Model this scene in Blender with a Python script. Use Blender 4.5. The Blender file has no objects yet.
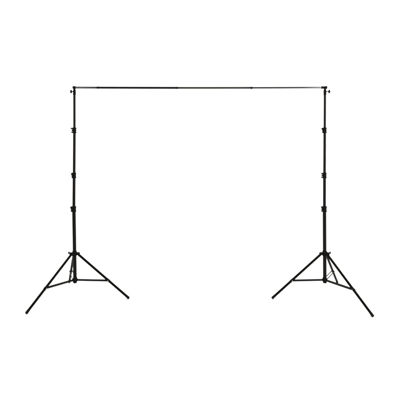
import bpy, bmesh, math, random
from mathutils import Vector, Matrix

random.seed(7)
SC = bpy.context.scene
COL = SC.collection

# ------------------------------------------------------------------ camera
U = 0.012                              # metres per photo pixel at the stands
F_PX, HORIZON, GROUND = 411.0, 153.56, 297.17
cam_d = bpy.data.cameras.new('camera')
cam = bpy.data.objects.new('camera', cam_d)
COL.objects.link(cam)
cam.location = (0.0, -F_PX * U, (GROUND - HORIZON) * U)
cam.rotation_euler = (math.radians(90), 0, 0)
cam_d.sensor_width = 36.0
cam_d.lens = F_PX / 400.0 * 36.0
cam_d.shift_y = -(200.0 - HORIZON) / 400.0
cam_d.clip_end = 200.0
SC.camera = cam
SC.cycles.filter_width = 2.0            # lens softness
SC.render.resolution_x = SC.render.resolution_y = 1024

# ------------------------------------------------------------------ light
W = bpy.data.worlds.new('World')
SC.world = W
W.use_nodes = True
bg = W.node_tree.nodes['Background']
bg.inputs['Color'].default_value = (1, 1, 1, 1)
bg.inputs['Strength'].default_value = 0.1


def area(name, loc, target, sx, sy, power, col=(1.0, 0.99, 0.97)):
    d = bpy.data.lights.new(name, 'AREA')
    d.shape = 'RECTANGLE'
    d.size, d.size_y, d.energy = sx, sy, power
    d.color = col
    o = bpy.data.objects.new(name, d)
    COL.objects.link(o)
    o.location = loc
    o.rotation_euler = (Vector(target) - Vector(loc)).to_track_quat('-Z', 'Y').to_euler()


# strip softboxes flanking the camera (glints on the metal), backdrop lamps, overhead softbox
area('strip_softbox', (-3.3, -4.9, 2.7), (-1.3, 0, 2.3), 1.25, 4.2, 105, (1.0, 0.94, 0.86))
area('strip_softbox', (3.40, -4.9, 2.7), (1.4, 0, 2.3), 1.30, 4.6, 470, (1.0, 0.94, 0.86))
area('backdrop_lamp', (-9.0, 0.0, 4.2), (-1.5, 4.6, 3.0), 3.0, 5.0, 420)
area('backdrop_lamp', (9.0, 0.0, 4.2), (1.5, 4.6, 3.0), 3.0, 5.0, 420)
area('overhead_softbox', (0, 0.6, 7.5), (0, 0.6, 0), 9.0, 5.0, 620)

vs = SC.view_settings
vs.view_transform = 'Standard'
vs.look = 'None'
vs.exposure = 0.0  # EXPO
vs.gamma = 1.0


# ------------------------------------------------------------------ materials
def mat(name, col, rough, metal=0.0, spec=0.5, rvar=0.08, cvar=0.25, scale=60.0, bump=0.0, stretch=None):
    m = bpy.data.materials.new(name)
    m.use_nodes = True
    nt = m.node_tree
    b = nt.nodes['Principled BSDF']
    b.inputs['Metallic'].default_value = metal
    b.inputs['Specular IOR Level'].default_value = spec
    tc = nt.nodes.new('ShaderNodeTexCoord')
    mp = nt.nodes.new('ShaderNodeMapping')
    if stretch:
        mp.inputs['Scale'].default_value = stretch
    nz = nt.nodes.new('ShaderNodeTexNoise')
    nz.inputs['Scale'].default_value = scale
    nz.inputs['Detail'].default_value = 5
    nt.links.new(tc.outputs['Object'], mp.inputs['Vector'])
    nt.links.new(mp.outputs['Vector'], nz.inputs['Vector'])
    r = nt.nodes.new('ShaderNodeMapRange')
    r.inputs['To Min'].default_value = rough - rvar
    r.inputs['To Max'].default_value = rough + rvar
    nt.links.new(nz.outputs['Fac'], r.inputs['Value'])
    nt.links.new(r.outputs['Result'], b.inputs['Roughness'])
    cr = nt.nodes.new('ShaderNodeValToRGB')
    cr.color_ramp.elements[0].position = 0.3
    cr.color_ramp.elements[1].position = 0.75
    cr.color_ramp.elements[0].color = (*[c * (1 - cvar) for c in col], 1)
    cr.color_ramp.elements[1].color = (*[min(1, c * (1 + cvar)) for c in col], 1)
    nt.links.new(nz.outputs['Fac'], cr.inputs['Fac'])
    nt.links.new(cr.outputs['Color'], b.inputs['Base Color'])
    if bump:
        bp = nt.nodes.new('ShaderNodeBump')
        bp.inputs['Strength'].default_value = bump
        bp.inputs['Distance'].default_value = 0.0006
        n2 = nt.nodes.new('ShaderNodeTexNoise')
        n2.inputs['Scale'].default_value = 900
        nt.links.new(tc.outputs['Object'], n2.inputs['Vector'])
        nt.links.new(n2.outputs['Fac'], bp.inputs['Height'])
        nt.links.new(bp.outputs['Normal'], b.inputs['Normal'])
    return m


M_FLOOR = mat('white_studio_paper', (0.86, 0.86, 0.855), 0.9, spec=0.05, cvar=0.01, scale=3)
M_TUBE = mat('black_anodised_tube', (0.002, 0.002, 0.002), 0.23, spec=0.075, scale=40, stretch=(1, 1, 0.15))
M_LEG = mat('black_painted_leg', (0.002, 0.002, 0.002), 0.44, spec=0.03, scale=50, bump=0.15)
M_PLAST = mat('black_plastic', (0.004, 0.004, 0.0042), 0.6, spec=0.03, scale=120, bump=0.3)
M_RUB = mat('black_rubber', (0.006, 0.006, 0.006), 0.8, spec=0.03, scale=90, bump=0.4)
M_BAREND = mat('black_polished_bar', (0.003, 0.0028, 0.0024), 0.13, spec=0.5, rvar=0.02, scale=30, stretch=(0.1, 1, 1))
M_BAR = mat('black_gloss_bar', (0.003, 0.0028, 0.0024), 0.2, spec=0.10, rvar=0.03, scale=30, stretch=(0.1, 1, 1))
M_BARG = mat('dark_grey_bar', (0.016, 0.0146, 0.0127), 0.34, spec=0.10, rvar=0.04, scale=30, stretch=(0.1, 1, 1))
M_DSTEEL = mat('blackened_steel', (0.004, 0.004, 0.004), 0.45, spec=0.1, scale=200)
M_STEEL = mat('bright_steel', (0.22, 0.22, 0.215), 0.5, metal=1.0, scale=200, cvar=0.1)


# ------------------------------------------------------------------ mesh helpers
def frame(axis):
    z = Vector(axis).normalized()
    x = Vector((0, 0, 1)) if abs(z.z) < 0.9 else Vector((1, 0, 0))
    x = (x - z * x.dot(z)).normalized()
    return x, z.cross(x), z


def add_lathe(bm, p0, axis, prof, seg=28):
    """prof: list of (distance along axis, radius); open ends are capped"""
    p0 = Vector(p0)
    x, y, z = frame(axis)
    rings = []
    for t, r in prof:
        rings.append([bm.verts.new(p0 + z * t + (x * math.cos(a) + y * math.sin(a)) * r)
                      for a in (2 * math.pi * i / seg for i in range(seg))])
    for a, b in zip(rings, rings[1:]):
        for i in range(seg):
            j = (i + 1) % seg
            bm.faces.new((a[i], a[j], b[j], b[i]))
    bm.faces.new(list(reversed(rings[0])))
    bm.faces.new(rings[-1])


def add_tube(bm, p0, p1, r, r1=None, ch=0.0015, seg=28):
    p0, p1 = Vector(p0), Vector(p1)
    L = (p1 - p0).length
    r1 = r if r1 is None else r1
    add_lathe(bm, p0, p1 - p0, [(0, r - ch), (ch, r), (L - ch, r1), (L, r1 - ch)], seg)


def add_path(bm, pts, r, seg=20):
    """round bar through points"""
    pts = [Vector(p) for p in pts]
    rings = []
    for i, p in enumerate(pts):
        d = pts[min(i + 1, len(pts) - 1)] - pts[max(i - 1, 0)]
        x, y, z = frame(d)
        rings.append([bm.verts.new(p + (x * math.cos(a) + y * math.sin(a)) * r)
                      for a in (2 * math.pi * k / seg for k in range(seg))])
    for a, b in zip(rings, rings[1:]):
        for i in range(seg):
            j = (i + 1) % seg
            bm.faces.new((a[i], a[j], b[j], b[i]))
    bm.faces.new(list(reversed(rings[0])))
    bm.faces.new(rings[-1])


def add_prism(bm, outline, origin, ux, uy, thick):
    """extrude a 2-D outline (in the ux/uy plane) by +-thick/2 along the normal"""
    o, ux, uy = Vector(origin), Vector(ux).normalized(), Vector(uy).normalized()
    n = ux.cross(uy).normalized()
    lo = [bm.verts.new(o + ux * a + uy * b - n * thick / 2) for a, b in outline]
    hi = [bm.verts.new(o + ux * a + uy * b + n * thick / 2) for a, b in outline]
    k = len(outline)
    bm.faces.new(list(reversed(lo)))
    bm.faces.new(hi)
    for i in range(k):
        j = (i + 1) % k
        bm.faces.new((lo[i], lo[j], hi[j], hi[i]))


def obj(name, bm, m, parent=None, bevel=0.0):
    bmesh.ops.recalc_face_normals(bm, faces=bm.faces)
    me = bpy.data.meshes.new(name)
    bm.to_mesh(me)
    bm.free()
    me.materials.append(m)
    for p in me.polygons:
        p.use_smooth = True
    o = bpy.data.objects.new(name, me)
    COL.objects.link(o)
    if parent is not None:
        o.parent = parent
    if bevel:
        bv = o.modifiers.new('bevel', 'BEVEL')
        bv.width, bv.segments, bv.limit_method = bevel, 2, 'ANGLE'
        bv.angle_limit = math.radians(40)
    me.set_sharp_from_angle(angle=math.radians(38))
    return o


def empty(name, label, cat, loc, group=None):
    o = bpy.data.objects.new(name, None)
    COL.objects.link(o)
    o.location = loc
    o.empty_display_size = 0.1
    o['label'], o['category'] = label, cat
    if group:
        o['group'] = group
    return o


# ------------------------------------------------------------------ setting: white seamless sweep
def sheet(name, prof, half):
    bm = bmesh.new()
    rows = [[bm.verts.new((x, y, z)) for x in (-half, half)] for y, z in prof]
    for a, b in zip(rows, rows[1:]):
        bm.faces.new((a[0], a[1], b[1], b[0]))
    o = obj(name, bm, M_FLOOR)
    o['kind'] = 'structure'
    return o


R_COVE, Y_B = 2.2, 4.6
sheet('floor', [(-9.0, 0), (-3, 0), (Y_B - R_COVE, 0)], 12.0)
cove = [(Y_B - R_COVE + R_COVE * math.sin(a), R_COVE - R_COVE * math.cos(a))
        for a in (math.pi / 2 * i / 24 for i in range(25))]
sheet('backdrop', cove + [(Y_B, 11.0)], 12.0)


# ------------------------------------------------------------------ light stand
def Z(v):
    """height of photo row v on the plane of the stands"""
    return (GROUND - v) * U


BAR_Z = Z(87.5)
R_SEC = (1.78 * U, 1.47 * U, 1.36 * U, 1.20 * U)      # pole section radii, bottom to top
COLLARS = (209.0, 175.4, 130.3)                        # rows of the three clamps


def make_clamp(root, off, z, r_low, r_up, ang, big, wing):
    """telescopic lock: sleeve with rims, two jaws, bolt and wing lever"""
    h = 0.034
    r = r_low + 0.0045
    bm = bmesh.new()
    add_lathe(bm, (0, 0, z - h), (0, 0, 1), [
        (0, r), (0.002, r + 0.0035), (0.010, r + 0.0035), (0.012, r + 0.0008), (0.030, r),
        (0.050, r), (0.052, r + 0.003), (0.064, r + 0.003), (0.067, r - 0.001), (0.068, r_up + 0.001)], 36)
    s = obj('clamp_collar', bm, M_PLAST, root)
    s.location.x = off
    d = Vector((math.cos(ang), math.sin(ang), 0))
    t = Vector((-d.y, d.x, 0))
    up = Vector((0, 0, 1))
    # jaws (upper and lower lug of the split clamp)
    bm = bmesh.new()
    L1, L2 = big
    add_prism(bm, [(r - 0.004, -0.007), (r + L1 - 0.004, -0.006), (r + L1, 0.0), (r + L1 - 0.003, 0.006), (r - 0.004, 0.009)],
              (0, 0, z + 0.022), d, up, 0.022)
    obj('clamp_jaw', bm, M_PLAST, s, 0.0012)
    bm = bmesh.new()
    add_prism(bm, [(r - 0.004, -0.008), (r + L2 - 0.003, -0.006), (r + L2, 0.0), (r + L2 - 0.004, 0.005), (r - 0.004, 0.006)],
              (0, 0, z - 0.024), d, up, 0.022)
    obj('clamp_jaw', bm, M_PLAST, s, 0.0012)
    bm = bmesh.new()
    add_tube(bm, d * (r + min(L1, L2) * 0.45) + up * (z - 0.034), d * (r + min(L1, L2) * 0.45) + up * (z + 0.033), 0.0042, seg=16)
    obj('clamp_bolt', bm, M_DSTEEL, s)
    # lever: tapered wing folded against the collar
    bm = bmesh.new()
    if wing:
        o2 = [(r + 0.001, -0.012), (r + 0.006, -0.014), (r + L1 * 0.62, 0.004), (r + L1 + 0.001, 0.022),
              (r + L1 - 0.004, 0.028), (r + L1 - 0.010, 0.025), (r + 0.001, 0.012)]
        add_prism(bm, o2, (0, 0, z), d, up, 0.010)
    else:
        o2 = [(-0.018, -0.010), (0.018, -0.010), (0.026, 0.0), (0.018, 0.010), (-0.018, 0.010), (-0.026, 0.0)]
        add_prism(bm, o2, d * (r + 0.001) + up * z + t * 0.0, t, up, 0.010)
    obj('clamp_lever', bm, M_PLAST, s, 0.0012)


def make_knob(root, name, base, d, shaft, rad, thick):
    d = Vector(d).normalized()
    bm = bmesh.new()
    add_tube(bm, base, Vector(base) + d * (shaft + 0.004), 0.0055, seg=16)
    k = obj(name, bm, M_DSTEEL, root)
    bm = bmesh.new()
    p = Vector(base) + d * shaft
    x, y, z = frame(d)
    seg = 48
    rings = []
    for t_, f in ((0, 0.55), (thick * 0.2, 0.92), (thick * 0.35, 1.0), (thick * 0.8, 1.0), (thick, 0.86)):
        ring = []
        for i in range(seg):
            a = 2 * math.pi * i / seg
            rr = rad * f * (1 + 0.07 * math.cos(8 * a))
            ring.append(bm.verts.new(p + z * t_ + (x * math.cos(a) + y * math.sin(a)) * rr))
        rings.append(ring)
    for a, b in zip(rings, rings[1:]):
        for i in range(seg):
            j = (i + 1) % seg
            bm.faces.new((a[i], a[j], b[j], b[i]))
    bm.faces.new(list(reversed(rings[0])))
    bm.faces.new(rings[-1])
    obj('knob_grip', bm, M_PLAST, k)
    return k


def make_leg(root, foot_xy, z_top, t_joint):
    # the photographed tip centre lies 11 mm above the floor: slide the foot along the floor to suit
    k = 1 - 0.92 / (GROUND - HORIZON)
    fx = Vector(((root.location.x + foot_xy[0]) * k - root.location.x,
                 (F_PX * U + foot_xy[1]) * k - F_PX * U, 0))
    d = fx.normalized()
    up = Vector((0, 0, 1))
    side = up.cross(d)
    rl = 1.18 * U
    top = d * 0.052 + up * z_top
    axis = (top - fx).normalized()
    end = fx + up * 0.011                          # axis point of the tip just above the floor
    axis = (top - end).normalized()
    bm = bmesh.new()
    add_tube(bm, end + axis * 0.030, top + axis * 0.010, rl, ch=0.002)
    leg = obj('leg', bm, M_LEG, root)
    # rubber tip
    bm = bmesh.new()
    add_lathe(bm, end - axis * 0.004, axis, [(0, rl * 0.6), (0.003, rl * 0.95), (0.008, rl + 0.0014), (0.046, rl + 0.0010),
                                             (0.050, rl + 0.0002)])
    obj('rubber_foot', bm, M_RUB, leg)
    # joint bracket round the leg + rivet
    L = (top - end).length
    j = end + axis * (L * t_joint)
    bm = bmesh.new()
    add_lathe(bm, j - axis * 0.024, axis, [(0, rl + 0.0005), (0.002, rl + 0.0014), (0.046, rl + 0.0014), (0.048, rl + 0.0005)])
    obj('joint_sleeve', bm, M_PLAST, leg)
    bm = bmesh.new()
    add_tube(bm, j - side * (rl + 0.010), j + side * (rl + 0.010), 0.0065, seg=16)
    obj('rivet', bm, M_STEEL, leg)
    # spreader brace: two flat strips from the hub to both sides of the leg
    z_h = Z(279.8)
    h0 = d * 0.020 + up * z_h
    j2 = j + (j - h0).normalized() * 0.012
    v = (j2 - h0).normalized()
    nrm = v.cross(side).normalized()
    off = rl + 0.0035
    Lb = (j2 - h0).length
    hh = 0.0064
    for sgn in (-1, 1):
        out = [(0, -hh), (Lb - 0.006, -hh), (Lb, -hh * 0.4), (Lb, hh * 0.4), (Lb - 0.006, hh), (0, hh)]
        bm = bmesh.new()
        add_prism(bm, out, h0 + side * off * sgn, v, nrm, 0.0046)
        b = obj('leg_brace', bm, M_LEG, root, 0.0008)
    if foot_xy[1] < 0.2:                           # the front braces are closed channels, the rear one is open
        bm = bmesh.new()
        add_prism(bm, [(0.022, -off + 0.0024), (Lb - 0.040, -off + 0.0024), (Lb - 0.040, off - 0.0024), (0.022, off - 0.0024)],
                  h0 + nrm * 0.001, v, side, 0.003)
        obj('brace_web', bm, M_LEG, root)
    bm = bmesh.new()
    c = h0 + v * 0.012
    add_tube(bm, c - side * (off + 0.005), c + side * (off + 0.005), 0.0055, seg=16)
    obj('rivet', bm, M_DSTEEL, b)
    # hinge: two cheeks on the leg collar and the pin through the leg top
    return d, side, top


def light_stand(label, x, feet, sg, clamp_specs, top_kind, lean):
    root = empty('light_stand', label, 'light stand', (x, 0, 0), 'light stands holding the crossbar')
    zs = [Z(282.2)] + [Z(c) for c in COLLARS] + [Z(90.0)]
    ox = [v * U for v in lean]
    for i in range(4):
        bm = bmesh.new()
        # a little play in every telescopic joint: the sections do not line up perfectly
        add_tube(bm, (ox[i], 0, zs[i] - (0.02 if i else 0)), (ox[i + 1], 0, zs[i + 1] + (0.03 if i < 3 else 0)), R_SEC[i])
        obj('pole_section', bm, M_TUBE, root)
    for (ang, big, wing), c, rl, ru, o in zip(clamp_specs, COLLARS, R_SEC, R_SEC[1:], ox[1:]):
        make_clamp(root, o, Z(c), rl, ru, ang, big, wing)
    # leg collar
    zc = Z(253.2)
    r0 = R_SEC[0]
    bm = bmesh.new()
    add_lathe(bm, (0, 0, zc - 0.030), (0, 0, 1), [(0, r0 + 0.003), (0.002, r0 + 0.006), (0.022, r0 + 0.007), (0.024, r0 + 0.010),
                                                  (0.040, r0 + 0.010), (0.043, r0 + 0.006), (0.058, r0 + 0.004), (0.060, r0 + 0.001)], 36)
    lc = obj('leg_collar', bm, M_PLAST, root)
    lc.location.x = ox[0] * 0.6 + ox[1] * 0.4
    # lower hub
    zh = Z(279.8)
    bm = bmesh.new()
    add_lathe(bm, (0, 0, zh - 0.020), (0, 0, 1), [(0, r0 + 0.001), (0.002, r0 + 0.006), (0.012, r0 + 0.009), (0.030, r0 + 0.009),
                                                  (0.038, r0 + 0.005), (0.046, r0 + 0.004), (0.048, r0 + 0.001)], 36)
    hub = obj('brace_hub', bm, M_PLAST, root)
    hub.location.x = ox[0]
    bm = bmesh.new()
    add_lathe(bm, (0, 0, Z(282.2) - 0.010), (0, 0, 1), [(0, r0 - 0.006), (0.004, r0 + 0.001), (0.012, r0 + 0.0016), (0.016, r0 + 0.0005)])
    obj('end_cap', bm, M_PLAST, root).location.x = ox[0]
    up = Vector((0, 0, 1))
    for f in feet:
        d, side, top = make_leg(root, f, Z(254.4), 0.408 if f[1] < -0.2 else 0.402)
        for sgn in (-1, 1):
            out = [(0.012, -0.016), (0.046, -0.014), (0.060, -0.004), (0.062, 0.004), (0.054, 0.013), (0.012, 0.014)]
            bm = bmesh.new()
            add_prism(bm, out, up * (zc - 0.004) + side * sgn * 0.0175, d, up, 0.005)
            obj('hinge_cheek', bm, M_PLAST, lc, 0.001)
        bm = bmesh.new()
        add_tube(bm, top - side * 0.024, top + side * 0.024, 0.005, seg=16)
        obj('hinge_pin', bm, M_DSTEEL, lc)
        for sgn in (-1, 1):
            out = [(0.012, -0.009), (0.034, -0.008), (0.038, 0.0), (0.034, 0.008), (0.012, 0.009)]
            bm = bmesh.new()
            add_prism(bm, out, up * (zh + 0.002) + side * sgn * 0.0095, d, up, 0.004)
            obj('hub_lug', bm, M_PLAST, hub, 0.001)
    make_knob(root, 'collar_knob', (sg * (r0 + 0.004), 0, zc + 0.006), (sg, -0.12, 0), 0.030, 0.0125, 0.016)
    # head: spigot, cross socket for the bar, lock knob
    bm = bmesh.new()
    rt = R_SEC[3]
    add_lathe(bm, (0, 0, Z(95.0)), (0, 0, 1), [(0, rt + 0.001), (0.002, rt + 0.0025), (0.058, rt + 0.0025), (0.061, rt - 0.001),
                                               (Z(88.6) - Z(95.0), rt - 0.002)])
    hd = obj('bar_holder', bm, M_PLAST, root)
    hd.location.x = ox[4]
    bm = bmesh.new()
    if top_kind == 'short':
        add_lathe(bm, (-0.021, 0, BAR_Z), (1, 0, 0), [(0, 0.010), (0.003, 0.015), (0.008, 0.0175), (0.026, 0.0175), (0.034, 0.0155), (0.040, 0.011)])
    else:
        add_lathe(bm, (-0.044, 0, BAR_Z), (1, 0, 0), [(0, 0.014), (0.002, 0.0165), (0.013, 0.0165), (0.016, 0.0140), (0.040, 0.0145),
                                                      (0.045, 0.0180), (0.064, 0.0180), (0.067, 0.0165), (0.070, 0.012)])
    obj('cross_socket', bm, M_PLAST, hd)
    kz = Z(91.6)
    make_knob(root, 'lock_knob', (ox[4] + sg * (rt - 0.002), 0, kz), (sg, -0.05, 0), 0.016 if sg < 0 else 0.028, 0.0195, 0.019)
    return root


XL, XR = (74.3 - 200) * U, (324.7 - 200) * U
PI = math.pi
light_stand('black tripod stand under the crossbar\'s left end, lock knobs pointing left',
            XL, [(-0.367, -0.498), (0.662, -0.035), (-0.245, 0.583)], -1,
            [(PI * 1.04, (0.018, 0.012), True), (PI * 1.03, (0.016, 0.008), True), (PI * 1.02, (0.026, 0.017), False)], 'short', (0.75, -0.45, -0.15, 0.15, 0.1))
light_stand('black tripod stand under the crossbar\'s right end, lock knobs pointing right',
            XR, [(0.337, -0.580), (-0.637, -0.035), (0.341, 0.570)], 1,
            [(PI * 0.97, (0.018, 0.014), False), (PI * 1.02, (0.020, 0.020), False), (PI * 1.02, (0.020, 0.012), True)], 'long', (0.1, -0.25, -0.15, 0.05, 0.25))

# ------------------------------------------------------------------ crossbar
x0, x1 = XL + 0.006, XR - 0.040
bar = empty('crossbar', 'long thin black telescopic crossbar spanning between the tops of both stands', 'crossbar', ((x0 + x1) / 2, 0, BAR_Z))
bx = bar.location.x


def sag(x):
    t = (x - x0) / (x1 - x0)
    return -0.0045 * 4 * t * (1 - t)


def px(u):
    return (u - 200) * U


def bar_piece(name, u0, u1, r, m, parent):
    a = (x0 if u0 is None else px(u0))
    b = (x1 if u1 is None else px(u1))
    n = max(2, int((b - a) / 0.05))
    bm = bmesh.new()
    add_path(bm, [(a + (b - a) * i / n - bx, 0, sag(a + (b - a) * i / n)) for i in range(n + 1)], r)
    return obj(name, bm, m, parent)


bar_piece('bar_section', None, 99.0, 0.0128, M_BAREND, bar)
bar_piece('bar_section', 97.0, 178.0, 0.0132, M_BAR, bar)
bar_piece('bar_section', 177.0, 252.0, 0.0120, M_BARG, bar)
bar_piece('bar_section', 251.0, None, 0.0108, M_BAREND, bar)
for u, r in ((98.0, 0.0136), (177.0, 0.0136), (251.5, 0.0126)):
    a = px(u)
    bm = bmesh.new()
    add_lathe(bm, (a - 0.016 - bx, 0, sag(a)), (1, 0, 0), [(0, r - 0.002), (0.002, r), (0.028, r), (0.032, r - 0.0025)])
    c = obj('joint_collar', bm, M_PLAST, bar)
    if u > 200:
        bm = bmesh.new()
        add_tube(bm, (a - bx, 0, sag(a) - r + 0.002), (a - bx, 0, sag(a) - r - 0.006), 0.005, seg=14)
        obj('lock_button', bm, M_PLAST, c)
